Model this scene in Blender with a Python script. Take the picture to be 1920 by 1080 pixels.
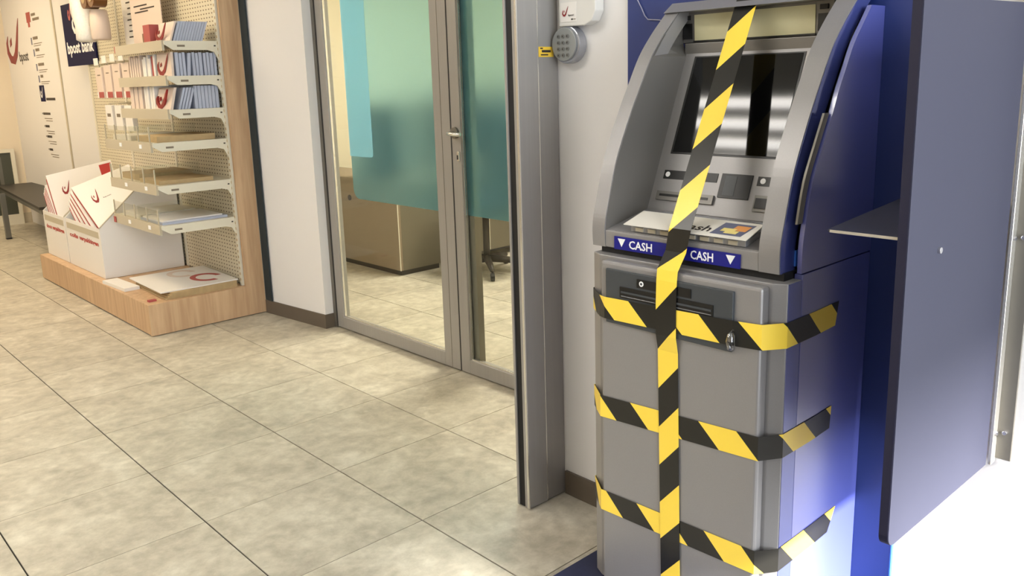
import bpy, bmesh, math, random
from mathutils import Vector, Matrix
random.seed(7)
for o in list(bpy.data.objects): bpy.data.objects.remove(o)
S = bpy.context.scene
COL = S.collection

# ------------------------------------------------------------ camera, world, light, exposure
cam = bpy.data.cameras.new('camera'); co = bpy.data.objects.new('camera', cam); COL.objects.link(co)
Rv = Vector((0.7332084, -0.6793525, -0.0297599)); Uv = Vector((0.1639252, 0.1341079, 0.9773165)); Fv = Vector((0.6599500, 0.7214536, -0.2096920))
M3 = Matrix((Rv, Uv, -Fv)).transposed()
co.matrix_world = Matrix.Translation((0, 0, 1.2605)) @ M3.to_4x4()
cam.sensor_width = 36; cam.lens = 1579.13 / 1920 * 36; cam.shift_y = (485 - 540) / 1920
cam.clip_start = .05; cam.clip_end = 60
S.camera = co
S.view_settings.view_transform = 'Standard'; S.view_settings.look = 'None'
S.view_settings.exposure = -0.25; S.view_settings.gamma = 1.0
S.view_settings.use_curve_mapping = False
W = bpy.data.worlds.new('world'); S.world = W; W.use_nodes = True
W.node_tree.nodes['Background'].inputs[0].default_value = (.80, .90, 1, 1)
W.node_tree.nodes['Background'].inputs[1].default_value = 2.2

def area(name, loc, rot, sx, sy, power, col):
    l = bpy.data.lights.new(name, 'AREA'); l.shape = 'RECTANGLE'; l.size = sx; l.size_y = sy
    l.energy = power; l.color = col
    o = bpy.data.objects.new(name, l); COL.objects.link(o); o.location = loc; o.rotation_euler = rot
    return o
# area light added as daylight from an unseen shop window at the camera's right
area('unseen_window_daylight', (.5, -1.95, 1.2), (math.radians(90), 0, 0), 2.4, 2.2, 200, (.90, .95, 1))
sun = bpy.data.lights.new('sun', 'SUN'); sun.energy = 72; sun.angle = math.radians(9); sun.color = (1, .97, .92)
so = bpy.data.objects.new('sun', sun); COL.objects.link(so); so.rotation_euler = Vector((.03, 1, -.70)).to_track_quat('-Z', 'Y').to_euler()
WARM = (1, .80, .53); NEUT = (1, .96, .90)
area('ceiling_light_display', (.9, 5.3, 2.55), (0, 0, 0), .6, 1.2, 36, WARM)
area('ceiling_light_far', (.6, 8.0, 2.55), (0, 0, 0), 1.2, 1.2, 66, WARM)
area('ceiling_light_left', (-1.2, 3.6, 2.55), (0, 0, 0), .6, 1.2, 40, NEUT)
area('ceiling_light_office', (3.9, 3.6, 2.55), (0, 0, 0), 1.0, 1.4, 150, (1, .91, .77))

# ------------------------------------------------------------ materials
def nt(m):
    m.use_nodes = True
    return m.node_tree, m.node_tree.nodes, m.node_tree.links, m.node_tree.nodes['Principled BSDF']
def srgb(r, g, b):
    f = lambda c: ((c/255)/12.92 if c/255 <= .04045 else ((c/255+.055)/1.055)**2.4)
    return (f(r), f(g), f(b), 1)
def mat(name, col, rough=.5, metal=0, spec=.5, coat=0, trans=0, ior=1.5, noise=0, nscale=6, bump=0, bscale=200, emit=0, stretch=None, coat_rough=.1):
    m = bpy.data.materials.new(name); t, n, l, b = nt(m)
    b.inputs['Base Color'].default_value = col
    b.inputs['Roughness'].default_value = rough; b.inputs['Metallic'].default_value = metal
    b.inputs['Specular IOR Level'].default_value = spec; b.inputs['IOR'].default_value = ior
    b.inputs['Coat Weight'].default_value = coat; b.inputs['Coat Roughness'].default_value = coat_rough
    b.inputs['Transmission Weight'].default_value = trans
    if emit:
        b.inputs['Emission Color'].default_value = col; b.inputs['Emission Strength'].default_value = emit
    if coat: b.inputs['Coat IOR'].default_value = 2.8
    tc = n.new('ShaderNodeTexCoord')
    mp = n.new('ShaderNodeMapping'); l.new(tc.outputs['Object'], mp.inputs[0])
    if stretch: mp.inputs['Scale'].default_value = stretch
    if noise:
        nz = n.new('ShaderNodeTexNoise'); nz.inputs['Scale'].default_value = nscale; nz.inputs['Detail'].default_value = 6
        l.new(mp.outputs[0], nz.inputs[0])
        mr = n.new('ShaderNodeMapRange'); mr.inputs[1].default_value = .3; mr.inputs[2].default_value = .7
        mr.inputs[3].default_value = 1-noise; mr.inputs[4].default_value = 1+noise
        l.new(nz.outputs['Fac'], mr.inputs[0])
        mx = n.new('ShaderNodeVectorMath'); mx.operation = 'SCALE'; mx.inputs[0].default_value = col[:3]
        l.new(mr.outputs[0], mx.inputs['Scale']); l.new(mx.outputs[0], b.inputs['Base Color'])
    if bump:
        nb = n.new('ShaderNodeTexNoise'); nb.inputs['Scale'].default_value = bscale; l.new(mp.outputs[0], nb.inputs[0])
        bp = n.new('ShaderNodeBump'); bp.inputs['Strength'].default_value = bump; bp.inputs['Distance'].default_value = .002
        l.new(nb.outputs['Fac'], bp.inputs['Height']); l.new(bp.outputs[0], b.inputs['Normal'])
    return m
def glassmat(name, tint=(1, 1, 1, 1), refl=.9, rough=.02, ior=1.45):
    m = bpy.data.materials.new(name); t, n, l, b = nt(m); n.remove(b)
    out = n['Material Output']; lw = n.new('ShaderNodeLayerWeight'); lw.inputs[0].default_value = .5
    pw = n.new('ShaderNodeMath'); pw.operation = 'POWER'; pw.inputs[1].default_value = 5; l.new(lw.outputs['Facing'], pw.inputs[0])
    mu = n.new('ShaderNodeMath'); mu.operation = 'MULTIPLY_ADD'; mu.inputs[1].default_value = .8*refl; mu.inputs[2].default_value = .035*refl; l.new(pw.outputs[0], mu.inputs[0])
    tr = n.new('ShaderNodeBsdfTransparent'); tr.inputs[0].default_value = tint
    gl = n.new('ShaderNodeBsdfGlossy'); gl.inputs['Roughness'].default_value = rough
    mx = n.new('ShaderNodeMixShader'); l.new(mu.outputs[0], mx.inputs[0])
    l.new(tr.outputs[0], mx.inputs[1]); l.new(gl.outputs[0], mx.inputs[2]); l.new(mx.outputs[0], out.inputs[0])
    return m
def frostmat(name, col, diff, dcol, rough=.55):
    m = bpy.data.materials.new(name); t, n, l, b = nt(m); n.remove(b)
    out = n['Material Output']
    rf = n.new('ShaderNodeBsdfRefraction'); rf.inputs['Color'].default_value = col
    rf.inputs['Roughness'].default_value = rough; rf.inputs['IOR'].default_value = 1.12
    tl = n.new('ShaderNodeBsdfTranslucent'); tl.inputs[0].default_value = dcol
    df = n.new('ShaderNodeBsdfDiffuse'); df.inputs[0].default_value = dcol
    m1 = n.new('ShaderNodeMixShader'); m1.inputs[0].default_value = .5
    l.new(tl.outputs[0], m1.inputs[1]); l.new(df.outputs[0], m1.inputs[2])
    m2 = n.new('ShaderNodeMixShader'); m2.inputs[0].default_value = diff
    l.new(rf.outputs[0], m2.inputs[1]); l.new(m1.outputs[0], m2.inputs[2]); l.new(m2.outputs[0], out.inputs[0])
    return m
def tilemat():
    m = bpy.data.materials.new('stone_look_tile'); t, n, l, b = nt(m)
    tc = n.new('ShaderNodeTexCoord'); oi = n.new('ShaderNodeObjectInfo')
    ad = n.new('ShaderNodeVectorMath'); ad.operation = 'MULTIPLY_ADD'
    cb = n.new('ShaderNodeCombineXYZ'); l.new(oi.outputs['Random'], cb.inputs[0]); l.new(oi.outputs['Random'], cb.inputs[1]); l.new(oi.outputs['Random'], cb.inputs[2])
    l.new(cb.outputs[0], ad.inputs[0]); ad.inputs[1].default_value = (31, 57, 83); l.new(tc.outputs['Object'], ad.inputs[2])
    n1 = n.new('ShaderNodeTexNoise'); n1.inputs['Scale'].default_value = 6.5; n1.inputs['Detail'].default_value = 10; n1.inputs['Roughness'].default_value = .68; n1.inputs['Distortion'].default_value = .25
    n2 = n.new('ShaderNodeTexNoise'); n2.inputs['Scale'].default_value = 26; n2.inputs['Detail'].default_value = 8; n2.inputs['Roughness'].default_value = .65
    l.new(ad.outputs[0], n1.inputs[0]); l.new(ad.outputs[0], n2.inputs[0])
    cr = n.new('ShaderNodeValToRGB'); e = cr.color_ramp.elements
    e[0].position = .34; e[0].color = srgb(164, 157, 142); e[1].position = .68; e[1].color = srgb(200, 194, 178)
    e2 = cr.color_ramp.elements.new(.5); e2.color = srgb(182, 175, 158)
    l.new(n1.outputs['Fac'], cr.inputs[0])
    c2 = n.new('ShaderNodeValToRGB'); f = c2.color_ramp.elements
    f[0].position = .36; f[0].color = (.84, .83, .81, 1); f[1].position = .66; f[1].color = (1.14, 1.14, 1.14, 1)
    l.new(n2.outputs['Fac'], c2.inputs[0])
    mx = n.new('ShaderNodeMix'); mx.data_type = 'RGBA'; mx.blend_type = 'MULTIPLY'; mx.inputs[0].default_value = .75
    l.new(cr.outputs[0], mx.inputs[6]); l.new(c2.outputs[0], mx.inputs[7]); l.new(mx.outputs[2], b.inputs['Base Color'])
    b.inputs['Roughness'].default_value = .42; b.inputs['Specular IOR Level'].default_value = .4
    bp = n.new('ShaderNodeBump'); bp.inputs['Strength'].default_value = .12; bp.inputs['Distance'].default_value = .002
    l.new(n2.outputs['Fac'], bp.inputs['Height']); l.new(bp.outputs[0], b.inputs['Normal'])
    return m
def woodmat(name, c1, c2):
    m = bpy.data.materials.new(name); t, n, l, b = nt(m)
    tc = n.new('ShaderNodeTexCoord'); mp = n.new('ShaderNodeMapping'); mp.inputs['Scale'].default_value = (22, 22, 1.6)
    l.new(tc.outputs['Object'], mp.inputs[0])
    nz = n.new('ShaderNodeTexNoise'); nz.inputs['Scale'].default_value = 1.6; nz.inputs['Detail'].default_value = 8; nz.inputs['Distortion'].default_value = .6
    l.new(mp.outputs[0], nz.inputs[0])
    cr = n.new('ShaderNodeValToRGB'); cr.color_ramp.elements[0].position = .3; cr.color_ramp.elements[1].position = .7
    cr.color_ramp.elements[0].color = c1; cr.color_ramp.elements[1].color = c2
    l.new(nz.outputs['Fac'], cr.inputs[0]); l.new(cr.outputs[0], b.inputs['Base Color']); b.inputs['Roughness'].default_value = .5
    return m
def pegmat():
    m = bpy.data.materials.new('perforated_steel'); t, n, l, b = nt(m)
    tc = n.new('ShaderNodeTexCoord'); sp = n.new('ShaderNodeSeparateXYZ'); l.new(tc.outputs['Object'], sp.inputs[0])
    def cell(out, per, lo):
        a = n.new('ShaderNodeMath'); a.operation = 'MULTIPLY'; a.inputs[1].default_value = 1/per; l.new(out, a.inputs[0])
        f = n.new('ShaderNodeMath'); f.operation = 'FRACT'; l.new(a.outputs[0], f.inputs[0])
        g = n.new('ShaderNodeMath'); g.operation = 'LESS_THAN'; g.inputs[1].default_value = lo; l.new(f.outputs[0], g.inputs[0])
        return g
    a = cell(sp.outputs[1], .034, .40); c = cell(sp.outputs[2], .021, .30)
    mu = n.new('ShaderNodeMath'); mu.operation = 'MULTIPLY'; l.new(a.outputs[0], mu.inputs[0]); l.new(c.outputs[0], mu.inputs[1])
    mx = n.new('ShaderNodeMix'); mx.data_type = 'RGBA'; l.new(mu.outputs[0], mx.inputs[0])
    mx.inputs[6].default_value = srgb(214, 205, 180); mx.inputs[7].default_value = srgb(104, 88, 62)
    l.new(mx.outputs[2], b.inputs['Base Color']); b.inputs['Roughness'].default_value = .45
    return m
def tapemat():
    m = bpy.data.materials.new('hazard_tape_film'); t, n, l, b = nt(m)
    uv = n.new('ShaderNodeUVMap'); sp = n.new('ShaderNodeSeparateXYZ'); l.new(uv.outputs[0], sp.inputs[0])
    fr = n.new('ShaderNodeMath'); fr.operation = 'FRACT'; l.new(sp.outputs[0], fr.inputs[0])
    lt = n.new('ShaderNodeMath'); lt.operation = 'LESS_THAN'; lt.inputs[1].default_value = .5; l.new(fr.outputs[0], lt.inputs[0])
    mx = n.new('ShaderNodeMix'); mx.data_type = 'RGBA'; l.new(lt.outputs[0], mx.inputs[0])
    mx.inputs[6].default_value = srgb(30, 29, 26); mx.inputs[7].default_value = srgb(252, 218, 78)
    l.new(mx.outputs[2], b.inputs['Base Color']); b.inputs['Roughness'].default_value = .28
    return m

M = dict(
 tile=tilemat(), joint=mat('tile_joint', srgb(30, 24, 16), .9),
 wall=mat('white_wall_paint', srgb(222, 220, 219), .65, bump=.05, bscale=300),
 wallwarm=mat('cream_wall_paint', srgb(222, 208, 184), .65, bump=.05, bscale=300),
 ceil=mat('ceiling_paint', srgb(225, 222, 214), .8),
 skirt=mat('brown_grey_skirting', srgb(96, 86, 74), .45, noise=.05),
 alu=mat('brushed_aluminium', srgb(158, 155, 151), .42, metal=.3, noise=.03, nscale=3, stretch=(30, 30, .6)),
 aludark=mat('dark_aluminium_profile', srgb(120, 116, 108), .45, metal=.5),  # darker aluminium for frames, handle and liners
 alubright=mat('bright_aluminium_edge', srgb(225, 222, 215), .25, metal=.8),
 rubber=mat('black_rubber', srgb(16, 16, 18), .6),
 glass=glassmat('clear_door_glass', (.97, .99, .97, 1), .7),
 acrylic=glassmat('clear_acrylic', (.94, .95, .93, 1), 1.0, .05),
 dome=glassmat('shiny_clear_plastic', (.75, .77, .8, 1), 6, .12),
 film=frostmat('frosted_teal_film', (.73, .93, 1, 1), .09, (.36, .66, .74, 1), .40),
 film2=frostmat('frosted_cyan_film', (.80, .95, 1, 1), .55, (.50, .76, .84, 1), .6),
 silver=mat('silver_machine_paint', srgb(148, 146, 146), .40, metal=.35, noise=.02, nscale=400),
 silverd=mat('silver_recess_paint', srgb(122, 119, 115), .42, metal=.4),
 blue=mat('blue_side_lacquer', srgb(84, 92, 172), .35, coat=1, coat_rough=.26, ior=1.6),
 bluestrip=mat('blue_grey_bezel_side', srgb(74, 84, 150), .32, metal=.35, coat=.5),
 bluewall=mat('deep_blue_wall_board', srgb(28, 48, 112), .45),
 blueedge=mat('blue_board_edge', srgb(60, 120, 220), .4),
 plinth=mat('dark_blue_floor_plinth', srgb(26, 32, 62), .6, noise=.08, nscale=60),
 panel=mat('blue_grey_laminate', srgb(54, 55, 70), .6, spec=.25),
 panelside=mat('dark_panel_edge', srgb(24, 24, 48), .5),
 darkplate=mat('anthracite_plastic', srgb(62, 66, 70), .45),
 black=mat('black_plastic', srgb(14, 14, 15), .4),
 screen=mat('black_screen_glass', srgb(10, 10, 10), .06, spec=.5, ior=1.45),
 cream=mat('cream_light_diffuser', srgb(214, 208, 168), .5, noise=.06, nscale=9),
 signblue=mat('sign_blue_print', srgb(14, 20, 128), .35),
 white=mat('white_print', srgb(245, 245, 245), .5),
 paper=mat('white_paper', srgb(232, 228, 218), .7),
 card=mat('white_coated_card', srgb(226, 222, 216), .5),
 pinkcard=mat('pale_pink_card', srgb(214, 196, 182), .6),
 kraft=mat('brown_corrugated_board', srgb(176, 152, 112), .8, noise=.08, nscale=30),
 brown=mat('brown_parcel_tape', srgb(104, 66, 30), .3),
 envblue=mat('blue_grey_envelope', srgb(172, 178, 196), .7, noise=.04),
 envdark=mat('dark_blue_grey_gap', srgb(52, 56, 72), .7),
 red=mat('red_print', srgb(176, 50, 46), .5),
 darkred=mat('dark_red_print', srgb(132, 22, 26), .45),
 redcard=mat('red_card', srgb(166, 76, 72), .6),
 navy=mat('navy_sign', srgb(20, 20, 60), .7, spec=.15),
 greytext=mat('grey_print', srgb(120, 108, 92), .6),
 darktext=mat('dark_print', srgb(52, 46, 42), .6),
 wood=woodmat('light_oak_laminate', srgb(178, 144, 110), srgb(202, 170, 134)),
 peg=pegmat(), steelw=mat('cream_white_steel', srgb(216, 210, 192), .4),
 steelg=mat('grey_beige_shelf_edge', srgb(186, 176, 154), .4),
 legm=mat('grey_steel_leg', srgb(110, 108, 100), .35, metal=.4),
 bench=mat('black_bench_top', srgb(38, 35, 32), .45),
 furn=mat('beige_grey_melamine', srgb(138, 122, 100), .5, noise=.03),
 furn2=mat('grey_melamine', srgb(104, 98, 82), .5, noise=.04),
 chairm=mat('dark_chair_plastic', srgb(52, 46, 40), .5), chairf=mat('dark_chair_fabric', srgb(40, 48, 52), .9),
 boxw=mat('white_alarm_plastic', srgb(214, 212, 206), .4), padg=mat('grey_keypad_plastic', srgb(142, 144, 142), .4, metal=.2),
 padside=mat('silver_keypad_rim', srgb(168, 170, 176), .25, metal=.6), key=mat('grey_key', srgb(112, 112, 108), .5),
 yellow=mat('yellow_label', srgb(240, 200, 66), .5), orange=mat('orange_print', srgb(232, 160, 92), .6), slate=mat('slate_blue_print', srgb(104, 108, 132), .6),
 coin=mat('pale_yellow_print', srgb(240, 222, 140), .6),
 tape=tapemat(), lampw=mat('lit_tube', (1, .96, .90, 1), .5, emit=30), reflector=mat('white_reflector', srgb(200, 196, 186), .3),
 bubble=mat('bubble_wrap_film', srgb(232, 228, 220), .3, noise=.06, nscale=90, bump=.6, bscale=90),
 cable=mat('pale_cable', srgb(150, 150, 170), .6), greenp=mat('dark_green_board', srgb(66, 68, 56), .5), steel=mat('steel_bolt', srgb(200, 200, 205), .2, metal=.9),
 offwall=mat('office_cream_wall', srgb(238, 228, 200), .7))

# ------------------------------------------------------------ builders
WL = {}
def wl(o): return WL[o.name] if o else Vector((0, 0, 0))
class G:
    def __init__(s): s.bm = bmesh.new(); s.uv = None
    def poly(s, pts, uvs=None):
        vs = [s.bm.verts.new(p) for p in pts]; f = s.bm.faces.new(vs)
        if uvs:
            s.uv = s.uv or s.bm.loops.layers.uv.new('UVMap')
            for lp, q in zip(f.loops, uvs): lp[s.uv].uv = q
        return f
    def box(s, x0, x1, y0, y1, z0, z1, bev=0):
        b2 = bmesh.new(); bmesh.ops.create_cube(b2, size=1)
        for v in b2.verts: v.co = Vector(((x0+x1)/2+v.co.x*(x1-x0), (y0+y1)/2+v.co.y*(y1-y0), (z0+z1)/2+v.co.z*(z1-z0)))
        if bev: bmesh.ops.bevel(b2, geom=b2.edges[:], offset=bev, segments=3, affect='EDGES', profile=.5)
        s.merge(b2); return s
    def merge(s, b2):
        me = bpy.data.meshes.new('tmp'); b2.to_mesh(me); s.bm.from_mesh(me); bpy.data.meshes.remove(me); b2.free()
    def prism(s, pts, ax, a0, a1, bev=0):
        b2 = bmesh.new()
        def P(p, a): return {'x': (a, p[0], p[1]), 'y': (p[0], a, p[1]), 'z': (p[0], p[1], a)}[ax]
        A = [b2.verts.new(P(p, a0)) for p in pts]; B = [b2.verts.new(P(p, a1)) for p in pts]
        b2.faces.new(A); b2.faces.new(B[::-1])
        for i in range(len(pts)): j = (i+1) % len(pts); b2.faces.new((A[i], B[i], B[j], A[j]))
        bmesh.ops.recalc_face_normals(b2, faces=b2.faces)
        if bev: bmesh.ops.bevel(b2, geom=b2.edges[:], offset=bev, segments=2, affect='EDGES', profile=.5)
        s.merge(b2); return s
    def strip(s, A, B, th, nrm):      # slab between two point rows A and B, thickness th along nrm
        n = Vector(nrm)*th; A = [Vector(a) for a in A]; B = [Vector(b) for b in B]
        for i in range(len(A)-1):
            q = [A[i], A[i+1], B[i+1], B[i]]; s.hexa(q, [v+n for v in q])
        return s
    def hexa(s, q, r):
        b2 = bmesh.new(); a = [b2.verts.new(v) for v in q]; b = [b2.verts.new(v) for v in r]
        b2.faces.new(a); b2.faces.new(b[::-1])
        for i in range(4): j = (i+1) % 4; b2.faces.new((a[i], b[i], b[j], a[j]))
        bmesh.ops.recalc_face_normals(b2, faces=b2.faces); s.merge(b2); return s
    def tube(s, pts, r, n=8):
        pts = [Vector(p) for p in pts]; b2 = bmesh.new(); rings = []
        for i, p in enumerate(pts):
            d = (pts[min(i+1, len(pts)-1)]-pts[max(i-1, 0)]).normalized()
            a = d.orthogonal().normalized() if not rings else (pa - d*pa.dot(d)).normalized()
            pa = a; c = d.cross(a)
            rr = r[i] if isinstance(r, (list, tuple)) else r
            rings.append([b2.verts.new(p+(a*math.cos(t*2*math.pi/n)+c*math.sin(t*2*math.pi/n))*rr) for t in range(n)])
        for i in range(len(rings)-1):
            for k in range(n): b2.faces.new((rings[i][k], rings[i][(k+1) % n], rings[i+1][(k+1) % n], rings[i+1][k]))
        b2.faces.new(rings[0][::-1]); b2.faces.new(rings[-1]); s.merge(b2); return s
    def obj(s, name, m, parent=None, smooth=False, bev=0):
        if s.uv is None: bmesh.ops.recalc_face_normals(s.bm, faces=s.bm.faces)
        me = bpy.data.meshes.new(name); s.bm.to_mesh(me); s.bm.free()
        xs = [v.co for v in me.vertices]
        c = Vector(((min(v.x for v in xs)+max(v.x for v in xs))/2, (min(v.y for v in xs)+max(v.y for v in xs))/2, min(v.z for v in xs)))
        for v in me.vertices: v.co -= c
        me.materials.append(M[m] if isinstance(m, str) else m)
        o = bpy.data.objects.new(name, me); COL.objects.link(o)
        WL[o.name] = c.copy()
        if parent: o.parent = parent; o.location = c - wl(parent)
        else: o.location = c
        if smooth:
            for p in me.polygons: p.use_smooth = True
        if bev:
            b = o.modifiers.new('bevel', 'BEVEL'); b.width = bev; b.segments = 2; b.limit_method = 'ANGLE'
        return o
def thing(name, label, cat, loc, group=None):
    o = bpy.data.objects.new(name, None); COL.objects.link(o); o.location = loc; o.empty_display_size = .05
    WL[o.name] = Vector(loc); return tag(o, label, cat, group)
def tag(o, label, cat, group=None):
    o['label'] = label; o['category'] = cat
    if group: o['group'] = group
    return o
def struct(o): o['kind'] = 'structure'; return o
def copy_tree(o, delta, parent=None):
    c = o.copy(); COL.objects.link(c); WL[c.name] = WL[o.name]+Vector(delta)
    if parent: c.parent = parent
    else: c.location = o.location+Vector(delta)
    for ch in [k for k in bpy.data.objects if k.parent == o]: copy_tree(ch, delta, c)
    return c
def bx(name, m, parent, *a, bev=0): return G().box(*a, bev=bev).obj(name, m, parent)
XN = ((0, -1, 0), (0, 0, 1))      # frame of a surface that faces -X: right, up
YN = ((1, 0, 0), (0, 0, 1))
def text(s, org, fr, h, m, parent, w=None, name='lettering', th=.0004, bold=0, lab=None):
    cu = bpy.data.curves.new(name, 'FONT'); cu.body = s; cu.size = 1; cu.extrude = .2; cu.offset = bold; cu.resolution_u = 2
    o = bpy.data.objects.new('tmp', cu); COL.objects.link(o)
    dg = bpy.context.evaluated_depsgraph_get(); me = bpy.data.meshes.new_from_object(o.evaluated_get(dg))
    bpy.data.objects.remove(o)
    xs = [v.co.x for v in me.vertices]; x0, x1 = min(xs), max(xs); sc = h/.7; sx = w/(x1-x0) if w else sc
    ux, uy = Vector(fr[0]), Vector(fr[1]); uz = ux.cross(uy); O = Vector(org)
    g = G(); g.bm.from_mesh(me); bpy.data.meshes.remove(me)
    for v in g.bm.verts: v.co = O+ux*((v.co.x-x0)*sx)+uy*(v.co.y*sc)+uz*(th if v.co.z > 0 else 0)
    r = g.obj(name, m, parent)
    if lab: r['label'] = lab
    return r
def horn(org, fr, h, m, parent, w=None, name='emblem', th=.0005):
    # curved horn emblem: hooked tip, round belly, long tapering stroke
    P = [(.16, .66, .02), (.06, .50, .10), (.06, .30, .15), (.18, .13, .19), (.36, .10, .20), (.52, .24, .17), (.66, .50, .12), (.80, .80, .08), (.90, 1.0, .02)]
    w = w or h; ux, uy = Vector(fr[0]), Vector(fr[1]); uz = ux.cross(uy); O = Vector(org)
    A, B = [], []
    for i, (x, y, t) in enumerate(P):
        a = P[max(i-1, 0)]; b = P[min(i+1, len(P)-1)]; dx, dy = b[0]-a[0], b[1]-a[1]; L = math.hypot(dx, dy); nx, ny = -dy/L, dx/L
        A.append(O+ux*((x+nx*t/2)*w)+uy*((y+ny*t/2)*h)); B.append(O+ux*((x-nx*t/2)*w)+uy*((y-ny*t/2)*h))
    g = G().strip(A, B, th, uz)
    q = [(.22, .40), (.34, .46), (.36, .62), (.25, .55)]
    q = [O+ux*(a*w)+uy*(b*h) for a, b in q]; g.hexa(q, [v+uz*th for v in q])
    return g.obj(name, m, parent)
def disc(name, m, parent, c, ax, r, th, n=24, bev=0):
    pts = [(math.cos(k*2*math.pi/n)*r, math.sin(k*2*math.pi/n)*r) for k in range(n)]
    i = {'x': (1, 2), 'y': (0, 2), 'z': (0, 1)}[ax]; k = {'x': 0, 'y': 1, 'z': 2}[ax]
    return G().prism([(c[i[0]]+a, c[i[1]]+b) for a, b in pts], ax, c[k], c[k]+th, bev).obj(name, m, parent)

# ------------------------------------------------------------ setting: floor, ceiling, walls
T = .4572; X0 = .8551; Y0 = 2.3163
floor = struct(bx('floor', 'joint', None, -3.2, 5.4, -2.3, 9.6, -.06, -.003))
base = None
for i in range(-7, 10):
    for j in range(-3, 16):
        x, y = X0+i*T, Y0+j*T
        if x+T < -.95*(y/6+.3)-.2 or x > 5.1 or y > 9.3: continue
        if x > 1.75 and y < 1.2: continue
        if x > 2.1 and (y > 5.6 or y < 1.9): continue
        if base is None:
            g = G(); g.box(x+.0022, x+T-.0022, y+.0014, y+T-.0014, -.003, 0)
            base = g.obj('tile', 'tile', floor); bl = base.location.copy(); bx0, by0 = x, y
        else:
            c = base.copy(); COL.objects.link(c); c.location = bl+Vector((x-bx0, y-by0, 0))
ceiling = struct(bx('ceiling', 'ceil', None, -3.2, 5.4, -2.3, 9.6, 2.62, 2.7))
struct(bx('wall_left', 'wallwarm', None, -3.2, -3.1, -2.3, 9.6, -.003, 2.62))
struct(bx('wall_back', 'wallwarm', None, -3.1, 5.4, 9.36, 9.5, -.003, 2.62))
g = G(); g.box(-3.1, 1.0, -2.3, -2.2, -.003, 2.62); g.box(1.0, 1.73, -2.3, -2.2, 2.45, 2.62); g.box(1.0, 1.73, -2.3, -2.2, -.003, .08)  # opening in this unseen wall is narrowed to shape the sun patch
struct(g.obj('wall_front', 'wall'))
wr = G(); wr.box(1.73, 2.20, -2.3, 1.722, -.003, 2.62); struct(wr.obj('wall_right', 'wall'))
# wall beside the glass door, meeting the door frame with a small return, then running behind the display
g = G(); g.prism([(2.093, 4.345), (2.152, 3.815), (2.232, 3.815), (2.30, 4.345), (2.30, 9.36), (2.10, 9.36), (2.10, 4.40)], 'z', -.003, 2.62)
wd = struct(g.obj('wall_door_side', 'wall'))
g = G(); g.prism([(2.087, 4.36), (2.146, 3.809), (2.215, 3.809), (2.215, 3.816), (2.152, 3.816), (2.094, 4.36)], 'z', 0, .075)
struct(g.obj('baseboard_left', 'skirt'))
struct(bx('baseboard_right', 'skirt', None, 1.722, 1.731, .70, 1.671, 0, .075))
struct(bx('wall_over_door', 'wall', None, 2.20, 2.30, 1.722, 3.815, 2.16, 2.62))
struct(bx('wall_office_back', 'offwall', None, 5.2, 5.3, 1.6, 9.3, -.003, 2.62))
struct(bx('wall_office_left', 'offwall', None, 2.30, 5.2, 6.2, 6.3, -.003, 2.62))
struct(bx('wall_office_right', 'offwall', None, 2.20, 5.2, 1.6, 1.7, -.003, 2.62))
struct(bx('trim_1', 'steelg', None, 2.092, 2.101, 7.70, 7.73, .10, 2.62))

# aluminium jamb beside the cash machine wall
jamb = struct(G().box(1.572, 1.648, 1.674, 1.692, .004, 2.60).box(1.650, 1.727, 1.676, 1.722, .004, 2.60).obj('trim_2', 'alu'))
bx('groove', 'alubright', jamb, 1.6475, 1.6505, 1.6735, 1.6765, .004, 2.6)
bx('corner_edge', 'alubright', jamb, 1.5695, 1.5735, 1.6725, 1.680, .004, 2.6)
bx('gasket', 'rubber', jamb, 1.574, 1.64, 1.692, 1.716, .004, 2.6)
bx('inner_leaf', 'alu', jamb, 1.5700, 1.64, 1.716, 1.724, .004, 2.6)
bx('gasket', 'rubber', jamb, 1.5725, 1.576, 1.680, 1.6905, .004, 2.6)
st = tag(bx('sticker', 'yellow', None, 1.653, 1.710, 1.6745, 1.6755, 1.314, 1.341), 'small yellow warning sticker with black print on the aluminium jamb', 'sticker')
for k, (a, b, z) in enumerate([(.006, .016, .021), (.012, .046, .012), (.008, .036, .004)]):
    bx('print', 'darktext', st, 1.653+a, 1.653+b, 1.6740, 1.6745, 1.314+z, 1.314+z+(.0035 if k != 1 else .0065))

# ------------------------------------------------------------ glazed double door
dr = G(); dr.box(2.20, 2.26, 3.790, 3.815, .004, 2.16); dr.box(2.20, 2.26, 1.722, 3.790, 2.13, 2.16); dr.box(2.20, 2.26, 1.722, 1.745, .004, 2.13)
door = struct(dr.obj('door_1', 'aludark'))
def leaf(y0, y1, sl, sr, nm):
    lf = G(); x0, x1 = 2.205, 2.245
    lf.box(x0, x1, y1-sl, y1, .008, 2.125, .0); lf.box(x0, x1, y0, y0+sr, .008, 2.125)
    lf.box(x0, x1, y0+sr, y1-sl, .008, .068); lf.box(x0, x1, y0+sr, y1-sl, 2.05, 2.125)
    L = lf.obj(nm, 'alu', door, bev=.0015)
    a, b = y0+sr, y1-sl
    bx('glass_pane', 'glass', L, 2.222, 2.228, a, b, .068, 2.05)
    gb = G(); gb.box(2.212, 2.222, b-.006, b, .068, 2.05); gb.box(2.212, 2.222, a, a+.006, .068, 2.05); gb.box(2.212, 2.222, a+.006, b-.006, .068, .074)
    gb.obj('glazing_bead', 'alubright', L)
    bx('seal', 'rubber', L, 2.2035, 2.2065, y1-.004, y1, .01, 2.12)
    return L
L1 = leaf(2.766, 3.787, .062, .108, 'left_leaf')
bx('stile_groove', 'aludark', L1, 2.2042, 2.2052, 2.822, 2.8245, .01, 2.12)
L2 = leaf(1.748, 2.762, .062, .062, 'right_leaf')
bx('inner_stile', 'aludark', L2, 2.230, 2.262, 2.662, 2.700, .06, 2.05)
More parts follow.
